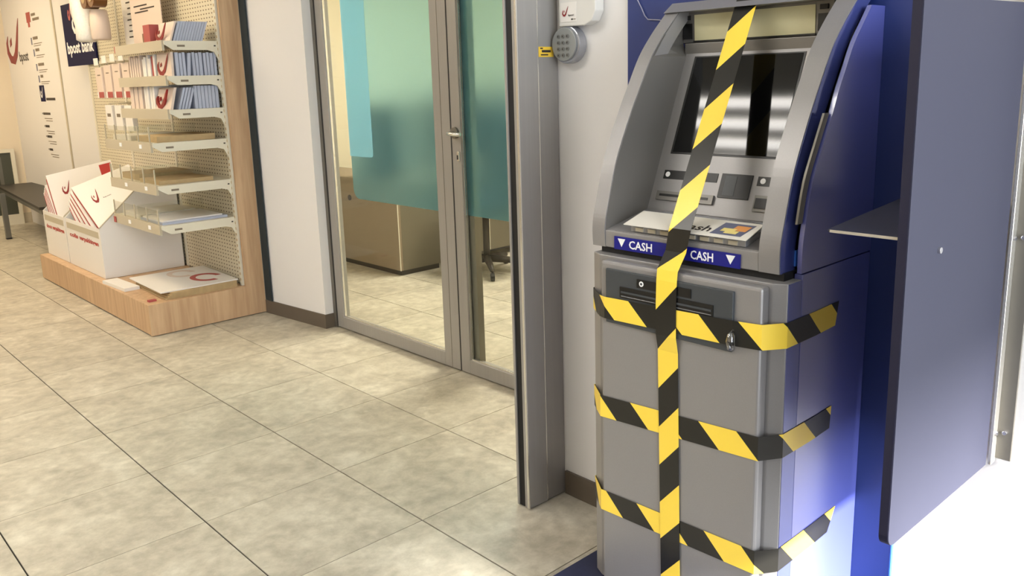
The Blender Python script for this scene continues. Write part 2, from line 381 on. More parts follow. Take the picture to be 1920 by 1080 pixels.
def film(name, m, L, x, y0, y1, z0, z1, r, corner):
    pts = []
    def arc(cy, cz, a0): return [(cy+r*math.cos(math.radians(a0+t)), cz+r*math.sin(math.radians(a0+t))) for t in range(0, 91, 15)]
    pts += arc(y1-r, z0+r, 270) if 'l' in corner else [(y1, z0)]
    pts += [(y1, z1), (y0, z1)]
    pts += arc(y0+r, z0+r, 180) if 'r' in corner else [(y0, z0)]
    return G().prism(pts, 'x', x, x+.0008).obj(name, m, L)
film('frosted_film', 'film', L1, 2.2200, 2.878, 3.566, .704, 2.04, .05, 'l')
film('light_film', 'film2', L1, 2.2185, 3.372, 3.572, .912, 2.04, .022, 'r')
film('frosted_film', 'film', L2, 2.2200, 1.815, 2.690, .704, 2.04, .05, 'r')
hd = G(); hd.prism([(2.732+.024*math.cos(t*math.pi/10), 1.046+.024*math.sin(t*math.pi/10)) for t in range(20)], 'x', 2.194, 2.206, .002)
hnd = hd.obj('handle', 'aludark', L2, smooth=False)
g = G(); g.tube([(2.196, 2.732, 1.046), (2.172, 2.732, 1.046), (2.160, 2.725, 1.046), (2.158, 2.70, 1.045), (2.158, 2.645, 1.044)], .008, 10)
g.obj('lever', 'alubright', hnd, smooth=True)
kc = G(); kc.box(2.196, 2.206, 2.706, 2.722, .93, .972, .004); k1 = kc.obj('lock_plate', 'alubright', L2)
bx('keyhole', 'black', k1, 2.194, 2.1965, 2.711, 2.717, .938, .956)

# ------------------------------------------------------------ office beyond the glass
t = thing('office_cabinet', 'beige office desk end with cable hole seen through the left glass leaf', 'desk', (3.3, 5.0, 0))
g = G(); g.box(3.12, 3.14, 4.50, 6.1, .035, .60); g.obj('front_panel', 'furn', t)
bx('side_panel', 'furn2', t, 3.14, 3.46, 4.50, 4.52, .035, .60)
bx('edge_band', 'steelw', t, 3.1185, 3.1235, 4.4985, 4.503, .035, .60)
bx('desk_top', 'furn', t, 3.11, 3.48, 4.49, 6.1, .60, .62)
bx('kick_base', 'black', t, 3.135, 3.45, 4.515, 6.1, 0, .035)
disc('cable_grommet', 'chairm', t, (3.117, 5.07, .478), 'x', .02, .004)
t = thing('office_desk', 'grey office desk with a floating front panel seen through the right glass leaf', 'desk', (4.1, 4.6, 0))
bx('modesty_panel', 'furn2', t, 3.50, 5.0, 4.50, 4.52, .055, .60)
bx('bottom_edge', 'black', t, 3.50, 5.0, 4.497, 4.523, .045, .055)
bx('desk_top', 'furn2', t, 3.50, 5.1, 4.44, 5.3, .60, .625)
for x in (3.55, 4.92):
    bx('leg', 'legm', t, x, x+.04, 4.53, 4.57, 0, .60)
bx('panel_joint', 'steelw', t, 3.905, 3.909, 4.497, 4.50, .056, .6)
t = thing('desk_screen', 'dark grey privacy screen standing on the office desk', 'screen', (3.2, 4.6, .62))
bx('screen_panel', 'chairf', t, 3.17, 3.20, 4.52, 5.05, .64, 1.12, bev=.008)
for y in (4.6, 4.95): bx('foot', 'black', t, 3.15, 3.23, y, y+.04, .62, .645)
t = thing('filing_cabinet', 'dark low cabinet standing far back in the office', 'cabinet', (4.7, 5.6, 0))
bx('body', 'chairf', t, 4.5, 5.15, 5.35, 6.1, .0, 1.12, bev=.01)
for z in (.1, .45, .8): bx('drawer', 'chairm', t, 4.488, 4.50, 5.38, 6.07, z, z+.30)
t = thing('filing_cabinet', 'second dark low cabinet farther right in the office', 'cabinet', (4.9, 3.7, 0))
bx('body', 'chairf', t, 4.6, 5.15, 3.0, 4.42, .0, 1.10, bev=.01)
for k in range(3): bx('door', 'chairm', t, 4.588, 4.60, 3.03+k*.46, 3.46+k*.46, .06, 1.06)
t = thing('office_chair', 'dark swivel office chair behind the right glass leaf', 'chair', (3.56, 4.12, 0))
cx, cy = 3.58, 4.16
G().tube([(cx, cy, .07), (cx, cy, .40)], .022, 12).obj('gas_column', 'chairm', t, smooth=True)
for k in range(5):
    a = math.radians(72*k+20); ex, ey = cx+.27*math.cos(a), cy+.27*math.sin(a)
    lg = G(); lg.tube([(cx, cy, .095), (cx+.14*math.cos(a), cy+.14*math.sin(a), .085), (ex, ey, .066)], [.028, .022, .015], 8); lo = lg.obj('leg', 'chairm', t, smooth=True)
    G().tube([(ex-.012*math.sin(a), ey+.012*math.cos(a), .026), (ex+.012*math.sin(a), ey-.012*math.cos(a), .026)], .026, 12).obj('caster', 'black', lo)
bx('seat', 'chairf', t, cx-.24, cx+.24, cy-.24, cy+.24, .42, .50, bev=.035)
bx('backrest', 'chairf', t, cx-.22, cx+.22, cy-.30, cy-.25, .58, 1.10, bev=.024)
bx('back_bracket', 'chairm', t, cx-.03, cx+.03, cy-.29, cy-.27, .42, .7)
bx('underseat_box', 'chairm', t, cx-.07, cx+.07, cy-.09, cy+.09, .385, .425)

# ------------------------------------------------------------ blue board, plinth, cable
bb = tag(bx('wall_board', 'bluewall', None, 1.722, 1.7295, .683, 1.421, .0, 2.60), 'tall deep blue board on the wall behind the cash machine', 'board')
bx('lit_edge', 'blueedge', bb, 1.7218, 1.7295, .6805, .683, 0, 2.6)  # light on the board's edge is put into this brighter blue
tag(G().box(1.10, 1.72, .70, 1.302, 0, .08, .003).obj('floor_plinth', 'plinth'), 'low dark blue plinth under the cash machine', 'plinth')
tag(G().tube([(1.717, 1.42, 1.62), (1.717, 1.405, 1.50), (1.718, 1.389, 1.445), (1.718, 1.374, 1.421), (1.718, 1.364, 1.402), (1.718, 1.354, 1.392), (1.718, 1.318, 1.388), (1.718, 1.25, 1.37)], .0013, 6).obj('cable', 'cable'),
    'thin pale cable hanging on the blue board above the cash machine', 'cable')

# ------------------------------------------------------------ alarm box and keypad
t = thing('alarm_box', 'white wall box with red horn sticker above the round keypad', 'box', (1.71, 1.57, 1.39))
G().prism([(1.637, 1.392), (1.545, 1.390), (1.520, 1.40), (1.506, 1.425), (1.506, 1.58), (1.637, 1.58)], 'x', 1.695, 1.729, .003).obj('housing', 'boxw', t)
s_ = bx('logo_sticker', 'card', t, 1.6935, 1.6945, 1.572, 1.629, 1.402, 1.452)
horn((1.693, 1.622, 1.416), XN, .026, 'darkred', s_, w=.024, name='horn_emblem')
text('bpost', (1.693, 1.600, 1.4165), XN, .0055, 'darktext', s_, w=.020)
bx('print', 'darktext', s_, 1.6928, 1.6933, 1.584, 1.590, 1.406, 1.410); bx('print', 'greytext', s_, 1.6928, 1.6933, 1.574, 1.583, 1.407, 1.409)
t = thing('alarm_keypad', 'round silver alarm keypad with twelve keys on the white wall', 'keypad', (1.70, 1.61, 1.29))
disc('rim', 'padside', t, (1.700, 1.617, 1.344), 'x', .050, .029, 32, .003)
disc('face_plate', 'padg', t, (1.694, 1.620, 1.345), 'x', .0445, .007, 32, .002)
for r in range(4):
    for c in range(3):
        k = disc('key', 'key', t, (1.6915, 1.638-c*.0165, 1.3655-r*.0165), 'x', .0055, .003, 10)
        bx('print', 'darktext', k, 1.6908, 1.6914, 1.6363-c*.0165, 1.6397-c*.0165, 1.3635-r*.0165, 1.3675-r*.0165)

# ------------------------------------------------------------ cash machine
PF = [(1.396, .887), (1.394, .92), (1.397, .95), (1.408, .99), (1.430, 1.065), (1.455, 1.121), (1.488, 1.184), (1.517, 1.233), (1.557, 1.298), (1.600, 1.346), (1.646, 1.388), (1.682, 1.42)]
SP = [(1.436, .885), (1.436, .933), (1.444, .98), (1.463, 1.055), (1.492, 1.113), (1.528, 1.179), (1.545, 1.216), (1.570, 1.258), (1.599, 1.306), (1.635, 1.346), (1.664, 1.378)]
def smooth(P, n=4):
    out = []
    for i in range(len(P)-1):
        p0, p1, p2, p3 = P[max(i-1, 0)], P[i], P[i+1], P[min(i+2, len(P)-1)]
        for k in range(n):
            t = k/n
            out.append(tuple(.5*(2*b+(c-a)*t+(2*a-5*b+4*c-d)*t*t+(3*b-a-3*c+d)*t**3) for a, b, c, d in zip(p0, p1, p2, p3)))
    return out+[P[-1]]
PF = smooth(PF); SP = smooth(SP)
def px(z):
    for (a, b), (c, d) in zip(PF, PF[1:]):
        if b <= z <= d: return a+(c-a)*(z-b)/(d-b)
    return PF[-1][0]
atm = thing('cash_machine', 'tall silver and blue cash machine taped off with hazard tape', 'cash machine', (1.55, 1.0, .08))
lower = G().prism([(1.440, .768), (1.391, .768), (1.378, .792), (1.378, 1.218), (1.391, 1.246), (1.440, 1.246)], 'z', .081, .873, .0015).obj('lower_frame', 'silver', atm)
bx('frame_side_strip', 'bluestrip', lower, 1.3925, 1.440, .7668, .7682, .082, .872)
bx('lower_body', 'black', atm, 1.44, 1.7215, .785, 1.240, .081, .884)
bx('lower_side_panel', 'blue', atm, 1.4425, 1.7215, .767, .785, .081, .882, bev=.0015)
bx('left_side_panel', 'blue', atm, 1.4425, 1.7215, 1.240, 1.247, .081, .884, bev=.001)
G().prism(SP[:-1]+[(1.664, 1.378), (1.7215, 1.378), (1.7215, .885)], 'y', 1.240, 1.247).obj('left_side_panel', 'blue', atm)
G().prism(SP+[(1.7215, 1.378), (1.7215, .885)], 'y', .767, .776).obj('upper_side_panel', 'blue', atm)
G().prism([(1.47, .886), (1.47, .95), (1.50, 1.05), (1.55, 1.15), (1.61, 1.26), (1.70, 1.37), (1.7215, 1.37), (1.7215, .886)], 'y', .776, .800).obj('side_core', 'black', atm)
G().prism([(1.60, .886), (1.715, 1.29), (1.7155, 1.40), (1.7215, 1.40), (1.7215, .886)], 'y', .80, 1.24).obj('back_core', 'black', atm)
sl = [(x-.022+.0, z) for x, z in SP if .98 <= z <= 1.19]
G().prism(sl+[(x+.018, z) for x, z in sl[::-1]], 'y', .772, .7765).obj('side_liner', 'aludark', atm)
bx('blue_latch', 'blueedge', atm, 1.446, 1.462, .785, .790, .895, .925)
gapb = G().box(1.405, 1.47, .785, 1.235, .873, .888).obj('gap_seal', 'rubber', atm)
door_ = G().box(1.352, 1.379, .797, 1.193, .094, .868, .007).obj('safe_door', 'silver', atm, smooth=False)
dp = G().box(1.3455, 1.353, .855, 1.173, .733, .853, .002).obj('dispenser_plate', 'darkplate', atm)
sl_ = bx('cash_slot', 'black', dp, 1.3440, 1.3465, .898, 1.132, .795, .819)
bx('slot_lip', 'padside', sl_, 1.3432, 1.3445, .902, 1.128, .7985, .8000)
bx('slot_lip', 'darkplate', sl_, 1.3425, 1.3445, .902, 1.128, .806, .810)
lb = bx('label_strip', 'black', dp, 1.3440, 1.3460, .950, 1.086, .824, .8425)
disc('icon', 'white', lb, (1.3435, 1.0735, .8335), 'x', .0058, .0006, 16); disc('icon_centre', 'darkplate', lb, (1.3430, 1.0735, .8335), 'x', .0028, .0006, 10)
G().tube([(1.342, .851, .741), (1.336, .851, .746), (1.334, .851, .758), (1.336, .851, .771), (1.342, .851, .777)], [.004, .008, .009, .008, .004], 12).obj('clear_sensor_dome', 'dome', dp, smooth=True)

head = atm
def arm(y0, y1, nm):
    back = [(x+.057, z) for x, z in PF]
    return G().prism(PF+back[::-1], 'y', y0, y1).obj(nm, 'silver', head)
ra = arm(.790, .833, 'right_bezel_arm'); la = arm(1.217, 1.253, 'left_bezel_arm')
inn = [(x-.002, z) for x, z in PF]
G().prism([(x+.003, z) for x, z in PF]+[(x+.055, z) for x, z in PF[::-1]], 'y', .7885, .7902).obj('arm_side', 'bluestrip', ra)
def wall_in(y0, y1, nm, y0b, y1b):
    fr = [(px(z)+.003, z) for z in (.925, .95, .99, 1.065, 1.121, 1.184, 1.233, 1.27, 1.298, 1.328, 1.346, 1.388, 1.40)]
    bk = [1.532+max(0, z-.957)*.416 if z < 1.327 else 1.70 for _, z in fr]
    A = [(x, y0, z) for x, z in fr]; B = [(max(b, a[0]+.01), y0b+(y0+(.018 if y0 > 1 else 0)-y0b)*min(max((a[2]-1.298)/.03, 0), 1), a[2]) for a, b in zip(A, bk)]
    B[0] = (1.532, y0b, .950); 
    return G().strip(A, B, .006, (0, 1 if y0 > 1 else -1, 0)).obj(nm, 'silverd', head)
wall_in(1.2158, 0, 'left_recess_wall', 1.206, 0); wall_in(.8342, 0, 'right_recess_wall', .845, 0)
G().box(1.396, 1.45, .833, 1.217, .887, .925, .0025).obj('bottom_bezel', 'silver', head)
G().prism([(1.648, 1.397), (1.682, 1.42), (1.7215, 1.42), (1.7215, 1.397)], 'y', .79, 1.253).obj('top_bezel', 'silver', head)
tray = G().prism([(1.40, .915), (1.40, .926), (1.532, .957), (1.56, .95), (1.56, .915)], 'y', .833, 1.217).obj('keyboard_tray', 'silver', head)
# fascia plane: P(s) along the slope
D = Vector((.139, 0, .334)); D.normalize(); N = Vector((-D.z, 0, D.x)); F0 = Vector((1.532, 0, .957))
def fz(z): return F0+D*((z-.957)/D.z)
def slab(z0, z1, y0, y1, m, nm, parent, out0, out1):
    a, b = fz(z0), fz(z1)
    q = [a+N*out0, b+N*out0]; r = [a+N*out1, b+N*out1]
    P = lambda p, y: Vector((p.x, y, p.z))
    return G().hexa([P(q[0], y0), P(q[0], y1), P(q[1], y1), P(q[1], y0)], [P(r[0], y0), P(r[0], y1), P(r[1], y1), P(r[1], y0)]).obj(nm, m, parent)
fas = slab(.950, 1.305, .845, 1.207, 'silver', 'fascia', head, -.012, 0)
scr = slab(1.080, 1.296, .903, 1.180, 'black', 'screen_frame', head, 0, .0012)
slab(1.084, 1.293, .908, 1.174, 'screen', 'screen_glass', scr, .0012, .0022)
l1 = slab(1.025, 1.0435, 1.040, 1.183, 'black', 'label_strip', fas, 0, .0015)
l2 = slab(1.025, 1.0435, .875, .942, 'black', 'label_strip', fas, 0, .0015)
for y, par in ((1.172, l1), (.929, l2)):
    p = fz(1.0345)+N*.0015
    ic = G(); c0 = [Vector((0, y+.0062*math.cos(k*math.pi/6), 0))+p+D*(.0062*math.sin(k*math.pi/6)) for k in range(12)]
    b2 = ic.bm; A = [b2.verts.new(v) for v in c0]; B = [b2.verts.new(v+N*.0008) for v in c0]; b2.faces.new(A); b2.faces.new(B[::-1])
    for k in range(12): b2.faces.new((A[k], B[k], B[(k+1) % 12], A[(k+1) % 12]))
    ic.obj('icon', 'white', par)
rd = slab(.995, 1.0445, .954, 1.029, 'black', 'reader_window', fas, 0, .003)
slab(1.000, 1.040, .990, 1.018, 'darkplate', 'window_insert', rd, .003, .0035)
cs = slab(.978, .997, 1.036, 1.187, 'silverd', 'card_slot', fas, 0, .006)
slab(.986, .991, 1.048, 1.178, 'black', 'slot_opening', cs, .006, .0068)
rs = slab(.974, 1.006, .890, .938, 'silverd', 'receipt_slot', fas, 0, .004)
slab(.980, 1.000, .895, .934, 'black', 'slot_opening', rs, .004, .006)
# lamp panel above the screen
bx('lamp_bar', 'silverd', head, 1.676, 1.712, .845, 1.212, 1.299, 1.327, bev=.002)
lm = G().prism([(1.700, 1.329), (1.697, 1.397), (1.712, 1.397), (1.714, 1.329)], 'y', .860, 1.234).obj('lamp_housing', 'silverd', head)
G().prism([(1.698, 1.333), (1.695, 1.391), (1.700, 1.391), (1.703, 1.333)], 'y', .900, 1.200).obj('lamp_diffuser', 'cream', lm)
for a, b in ((1.207, 1.230), (.868, .893)):
    bx('vent', 'black', lm, 1.6945, 1.699, a, b, 1.337, 1.372); bx('vent', 'black', lm, 1.6925, 1.697, a+.004, b-.004, 1.380, 1.390)
bx('lamp_rim', 'black', lm, 1.6955, 1.6985, .898, 1.202, 1.3295, 1.3330)
# blue strip with CASH
cst = bx('cash_strip', 'signblue', head, 1.3925, 1.3955, .872, 1.188, .8865, .9150)
text('CASH', (1.3925, 1.146, .892), XN, .0175, 'white', cst, w=.062, bold=.015)
text('CASH', (1.3925, .9865, .892), XN, .0175, 'white', cst, w=.054, bold=.015)
for y in (1.167, .893):
    G().prism([(y-.0105, .911), (y+.0105, .911), (y, .893)], 'x', 1.3920, 1.3925).obj('arrow', 'white', cst)

# keyboard under the card
kb = G().prism([(1.405, .928), (1.405, .940), (1.49, .958), (1.515, .958), (1.515, .945)], 'y', .868, 1.150, .001).obj('keyboard', 'padside', tray)
for k in range(8):
    bx('key', 'steelg', kb, 1.4015, 1.405, .885+k*.033, .905+k*.033, .930, .938)
nS = Vector((-.208, 0, .978))
sh = G(); q = [Vector((1.386, 1.156, .9445)), Vector((1.386, .856, .9445)), Vector((1.468, .866, .962)), Vector((1.468, 1.166, .962))]
sh.hexa(q, [v+nS*.0015 for v in q])
sheet = tag(sh.obj('paper_sheet', 'paper'), 'white paper sheet reading cash laid over the machine keyboard', 'sheet')
fr = ((0, -1, 0), (.978, 0, .208))
text('Cash', Vector((1.404, 1.034, .9483))+nS*.0018, fr, .028, 'darktext', sheet, w=.080, bold=.01)
def onsheet(y0, y1, s0, s1, m, nm, par, h):
    o = Vector((1.386, 0, .9445))+nS*h; d = Vector((.978, 0, .208))
    q = [o+d*s0+Vector((0, y0, 0)), o+d*s0+Vector((0, y1, 0)), o+d*s1+Vector((0, y1, 0)), o+d*s1+Vector((0, y0, 0))]
    return G().hexa(q, [v+nS*.0003 for v in q]).obj(nm, m, par)
pic = onsheet(.876, .946, .012, .072, 'slate', 'picture', sheet, .0016)
onsheet(.880, .912, .036, .062, 'orange', 'print', pic, .0020); onsheet(.902, .932, .028, .044, 'coin', 'print', pic, .0024)
onsheet(.892, .920, .020, .034, 'coin', 'print', pic, .0020)

# ------------------------------------------------------------ hazard tapes
def tapeobj(path, name, label, per, u0, sh, sign):
    # path: list of (topPoint, bottomPoint, uTop, uBottom)
    g = G(); th = .0004
    for (a, b, ua, ub), (c, d, uc, ud) in zip(path, path[1:]):
        U = lambda u, v: ((sign*(u-sh*v-u0))/per, 0)
        g.poly([a, b, d, c], [U(ua, 0), U(ub, 1), U(ud, 1), U(uc, 0)])
    bmesh.ops.remove_doubles(g.bm, verts=g.bm.verts, dist=1e-5)
    o = g.obj(name, 'tape')
    s = o.modifiers.new('solid', 'SOLIDIFY'); s.thickness = .0005; s.offset = 0
    return tag(o, label, 'tape')
def htape(top, bot, u0, label, ends):
    xs = [(1.425, 1.2485), (1.3905, 1.2485), (1.3500, 1.1945), (1.3425, 1.1740), (1.3425, .8540), (1.3500, .7950), (1.3900, .7655), (1.50, .7655)]
    fl = [Vector((x, y, 0)) for x, y in xs]
    du = [0]
    for a, b in zip(fl, fl[1:]): du.append(du[-1]+(b-a).length)
    k0 = du[2]
    path = []
    for p, d in zip(fl, du):
        u = d-k0; f = min(max(u/.44, 0), 1)
        zt = top[0]+(top[1]-top[0])*f; zb = bot[0]+(bot[1]-bot[0])*f
        path.append((Vector((p.x, p.y, zt)), Vector((p.x, p.y, zb)), u, u))
    xt, xb = ends
    ut = du[-1]-k0+(xt-1.50); ub = du[-1]-k0+(xb-1.50)
    path.append((Vector((xt, .7655, top[1]+.002)), Vector((xb, .7655, bot[1]+.003)), ut, ub))
    return tapeobj(path, 'hazard_tape', label, .177, u0, .050, 1)
def htape2(top, bot, u0, label, ends):
    xs = [(1.425, 1.2485), (1.3905, 1.2485), (1.3500, 1.1945), (1.3500, .7950), (1.3900, .7655), (1.50, .7655)]
    fl = [Vector((x, y, 0)) for x, y in xs]; du = [0]
    for a, b in zip(fl, fl[1:]): du.append(du[-1]+(b-a).length)
    k0 = du[2]; path = []
    for p, d in zip(fl, du):
        u = d-k0; f = min(max(u/.44, 0), 1)
        path.append((Vector((p.x, p.y, top[0]+(top[1]-top[0])*f)), Vector((p.x, p.y, bot[0]+(bot[1]-bot[0])*f)), u, u))
    xt, xb = ends
    path.append((Vector((xt, .7655, top[1]+.002)), Vector((xb, .7655, bot[1]+.003)), du[-1]-k0+xt-1.5, du[-1]-k0+xb-1.5))
    return tapeobj(path, 'hazard_tape', label, .177, u0, .050, 1)
htape((.789, .800), (.741, .750), 0, 'upper horizontal black and yellow tape across the cash slot', (1.590, 1.578))
htape2((.556, .578), (.505, .529), .086, 'middle horizontal black and yellow tape around the machine door', (1.580, 1.576))
htape2((.325, .336), (.275, .286), .104, 'lowest horizontal black and yellow tape around the machine door', (1.622, 1.590))
vp = []
for z, yl, x in [(.085, 1.019, 1.3485), (.20, 1.021, 1.3485), (.36, 1.025, 1.3485), (.53, 1.029, 1.3485), (.70, 1.033, 1.3485), (.735, 1.033, 1.3410), (.80, 1.033, 1.3405), (.850, 1.033, 1.3420), (.872, 1.034, 1.3460)]:
    vp.append((Vector((x, yl, z)), Vector((x, yl-.0505, z)), z, z))
A0 = Vector((1.3895, 0, .90)); A1 = Vector((1.672, 0, 1.4185)); LL = (A1-A0).length
AB = Vector((1.3765, 0, .905)); AC = Vector((1.3805, 0, .952))
for p in (AB, AC, AC.lerp(A1, .2), AC.lerp(A1, .45), AC.lerp(A1, .7), A1):
    f = (p.z-.90)/(A1.z-.90); s = LL*f; u = .873+(s+.042)*(.0865/.0917); yl = 1.031+.040*(p.z-.952)/(A1.z-.952)
    if p is AB: yl = 1.037
    vp.append((Vector((p.x, yl, p.z)), Vector((p.x, yl-.053 if f > .05 else yl-.051, p.z)), u, u))
for dx in (.02, .045):
    vp.append((Vector((1.672+dx, 1.073, 1.4225)), Vector((1.672+dx, 1.019, 1.4225)), u+dx, u+dx))
tapeobj(vp, 'hazard_tape', 'vertical black and yellow tape running down the whole cash machine', .1722, .873, .056, -1)

# ------------------------------------------------------------ privacy panel, shelf, bracket
r = .022; pts = [(1.70, .494)]
pts += [(1.262+r+r*math.cos(math.radians(a)), .500+r+r*math.sin(math.radians(a))) for a in range(270, 179, -15)]
pts += [(1.256, 1.356), (1.70, 1.362)]
t = thing('privacy_panel', 'large blue grey privacy panel standing out from the wall at right', 'panel', (1.5, .51, .5))
pn = G().prism(pts, 'y', .505, .514).obj('panel_board', 'panel', t)
G().prism([(x-.0008 if x < 1.5 else x, z) for x, z in pts], 'y', .5062, .5205).obj('edge_band', 'panelside', t)
bt = disc('bolt', 'steel', t, (1.377, .500, .974), 'y', .0055, .006, 12, .001)
t2 = thing('wall_bracket', 'grey metal angle bracket with bolts holding the privacy panel', 'bracket', (1.72, .5, .5))
G().box(1.702, 1.7295, .497, .503, .495, 1.9, .001).obj('panel_flange', 'alubright', t2)
wf = G().box(1.724, 1.7295, .470, .497, .503, 1.9, .001).obj('wall_flange', 'aludark', t2)
for z in (.560, .945):
    disc('bolt', 'steel', wf, (1.718, .4835, z), 'x', .0045, .006, 10, .001)
    disc('bolt', 'steel', t2, (1.714, .493, z-.002), 'y', .004, .004, 10)
ws = tag(G().prism([(1.262, .628), (1.266, .634), (1.275, .636), (1.7215, .692), (1.7215, .5215), (1.262, .5215)], 'z', 1.0055, 1.0095).obj('writing_shelf', 'panel'),
    'small blue grey writing shelf between the cash machine and privacy panel', 'shelf')
bx('front_edge', 'alubright', ws, 1.2612, 1.2622, .5215, .629, 1.0055, 1.0100)

# ------------------------------------------------------------ display stand
ds = thing('display_stand', 'oak and perforated steel display stand with six shelves', 'display', (1.8, 5.3, 0))
G().box(1.449, 1.99, 4.388, 6.40, .008, .170).obj('base_box', 'wood', ds, bev=.001)
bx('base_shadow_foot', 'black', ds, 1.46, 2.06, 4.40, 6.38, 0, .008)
ep = G().prism([(1.449, .004), (1.449, .170), (1.985, .170), (1.985, 2.30), (2.092, 2.30), (2.092, .004)], 'y', 4.370, 4.388)
ep.obj('end_panel', 'wood', ds)
bx('shadow_gap_strip', 'chairf', ds, 2.086, 2.0945, 4.282, 4.352, .078, 2.30)  # dark strip added in place of the shadow between end panel and wall
bx('end_edge', 'steelw', ds, 2.0925, 2.0932, 4.368, 4.388, .004, 2.3)
bx('pegboard', 'peg', ds, 1.992, 2.000, 4.425, 6.62, .172, 2.30)
for y in (4.395, 5.17, 5.92, 6.60):
    up = bx('upright', 'steelw', ds, 1.975 if y < 4.5 else 1.986, 1.993, y, y+.026, .172, 2.30)
g = G()
for k in range(64): g.box(1.9742, 1.9752, 4.402, 4.412, .20+k*.032, .214+k*.032)
o = g.obj('upright_slots', 'kraft', ds); o['kind'] = 'stuff'
ZS = [1.497, 1.322, 1.152, .988, .768, .560]; XF = [1.690, 1.690, 1.682, 1.575, 1.578, 1.572]
for i, (z, xf) in enumerate(zip(ZS, XF)):
    sf = bx('shelf', 'steelw', ds, xf+.012, 1.986, 4.418, 5.12, z-.012, z)
    bx('front_rail', 'steelg', sf, xf, xf+.012, 4.425, 5.12, z-.048, z+.004)
    tip = xf+.006
    bk = G().prism([(1.985, z), (tip, z), (tip, z-.018), (tip+.045, z-.046), (1.92, z-.046), (1.955, z-.056), (1.975, z-.095), (1.985, z-.095)], 'y', 4.408, 4.418).obj('bracket', 'steelw', sf)
    bx('size_mark', 'greytext', bk, tip+.065, tip+.105, 4.4072, 4.408, z-.030, z-.020)
    bx('rivet', 'darktext', bk, 1.955, 1.965, 4.4072, 4.408, z-.028, z-.021)
    if i >= 3:
        for y in (4.44, 4.60, 4.78, 4.95, 5.11):
            bx('divider_rod', 'steelg', sf, xf+.002, xf+.008, y-.003, y+.003, z, z+.085)
        bx('clear_front', 'acrylic', sf, xf+.004, xf+.0055, 4.43, 5.115, z, z+.080)
        bx('clear_divider', 'acrylic', sf, xf+.02, 1.96, 4.775, 4.777, z, z+.080)
        for y in (4.55, 4.85): bx('clip', 'white', sf, xf-.003, xf, y, y+.03, z-.030, z-.010)
bx('price_tag', 'redcard', ds, 1.566, 1.570, 5.085, 5.115, .515, .548)
bx('red_strip', 'redcard', ds, 1.745, 1.750, 4.98, 5.30, 1.470, 1.508)
hr = bx('hook_rail', 'steelw', ds, 1.976, 1.990, 5.18, 6.34, 1.44, 1.46)

# contents, shelf 1 to 3 : envelope packs standing on edge, faces toward the aisle
def pack(x, w, y0, y1, z, h, m, lean=0, label='', group=None, name='envelope_pack'):
    q = [Vector((x, y0, z)), Vector((x+w, y0, z)), Vector((x+w+lean, y0, z+h)), Vector((x+lean, y0, z+h))]
    g = G(); g.hexa(q, [v+Vector((0, y1-y0, 0)) for v in q])
    return tag(g.obj(name, m), label, 'envelope pack', group)
ORD = ['first', 'second', 'third', 'fourth', 'fifth', 'sixth', 'seventh', 'eighth', 'ninth', 'tenth', 'eleventh']
x = 1.752
for k in range(11):
    pack(x, .0125, 4.43, 4.62, 1.4975, .098, 'envblue' , .036, 'blue grey envelope pack leaning on the top shelf, '+ORD[k]+' from the left', 'blue envelope packs on the top shelf'); x += .0142
fp = pack(1.735, .010, 4.43, 4.62, 1.4975, .098, 'pinkcard', .034, 'white envelope pack with a red curve at the front of the top shelf')
x = 1.752
for k in range(11):
    w = .0140 + .003*(k % 3 == 0); pack(x, w, 4.43, 4.60+.01*(k % 2), 1.3225, .118-.004*(k % 2), 'envblue', (.012 if k == 3 else 0), 'blue grey envelope pack on the second shelf, '+ORD[k]+' from the left', 'blue envelope packs on the second shelf'); x += w+.0035+(.013 if k == 3 else .004 if k == 6 else 0)
fp2 = pack(1.728, .012, 4.43, 4.62, 1.3225, .120, 'pinkcard', .004, 'white envelope pack with dark red curve at the front of the second shelf')
for k in range(4):
    pack(1.742+k*.016, .012, 4.43, 4.62, 1.1525, .110, 'envblue', .036, 'blue grey envelope pack leaning on the third shelf, '+ORD[k]+' from the left', 'leaning blue envelope packs on the third shelf')
x = 1.832
for k in range(7):
    pack(x, .0165, 4.43, 4.61, 1.1525, .118, 'envblue', 0, 'blue grey envelope pack standing straight on the third shelf, '+ORD[k]+' from the left', 'straight blue envelope packs on the third shelf'); x += .0192
fp3 = pack(1.700, .014, 4.43, 4.63, 1.1525, .112, 'pinkcard', .030, 'white envelope pack with a red curve at the front of the third shelf')
horn((1.7325, 4.60, 1.500), XN, .088, 'darkred', fp, w=.17, name='red_curve', th=.004)
horn((1.7275, 4.615, 1.326), XN, .110, 'darkred', fp2, w=.18, name='red_curve', th=.001)
horn((1.7085, 4.615, 1.156), XN, .100, 'darkred', fp3, w=.18, name='red_curve', th=.009)
def spine(y, w, x0, x1, z, h, m, label, group):
    tag(G().box(x0, x1, y, y+w, z, z+h, .001).obj('envelope_pack', m), label, 'envelope pack', group)
y = 4.66
for k in range(6):
    spine(y, .024, 1.732+.004*(k % 2), 1.93, 1.3225, .118-.010*(k % 3), 'card' if k != 1 else 'redcard', 'white edge-on envelope pack on the second shelf, '+ORD[k]+' beyond the curved pack' if k != 1 else 'red edge-on envelope pack on the second shelf', 'edge-on packs on the second shelf'); y += .034
y += .02
for k in range(5):
    spine(y, .024, 1.735, 1.93, 1.3225, .120-.008*(k % 2), 'pinkcard', 'pale padded pack at the far end of the second shelf, '+ORD[k]+' from the right', 'pale padded packs on the second shelf'); y += .036
y = 4.66
for k in range(4):
    spine(y, .030, 1.712+.004*(k % 2), 1.92, 1.1525, .128-.008*(k % 2), 'card', 'white edge-on pack in the middle of the third shelf, '+ORD[k]+' from the right', 'edge-on packs on the third shelf'); y += .044
y += .02
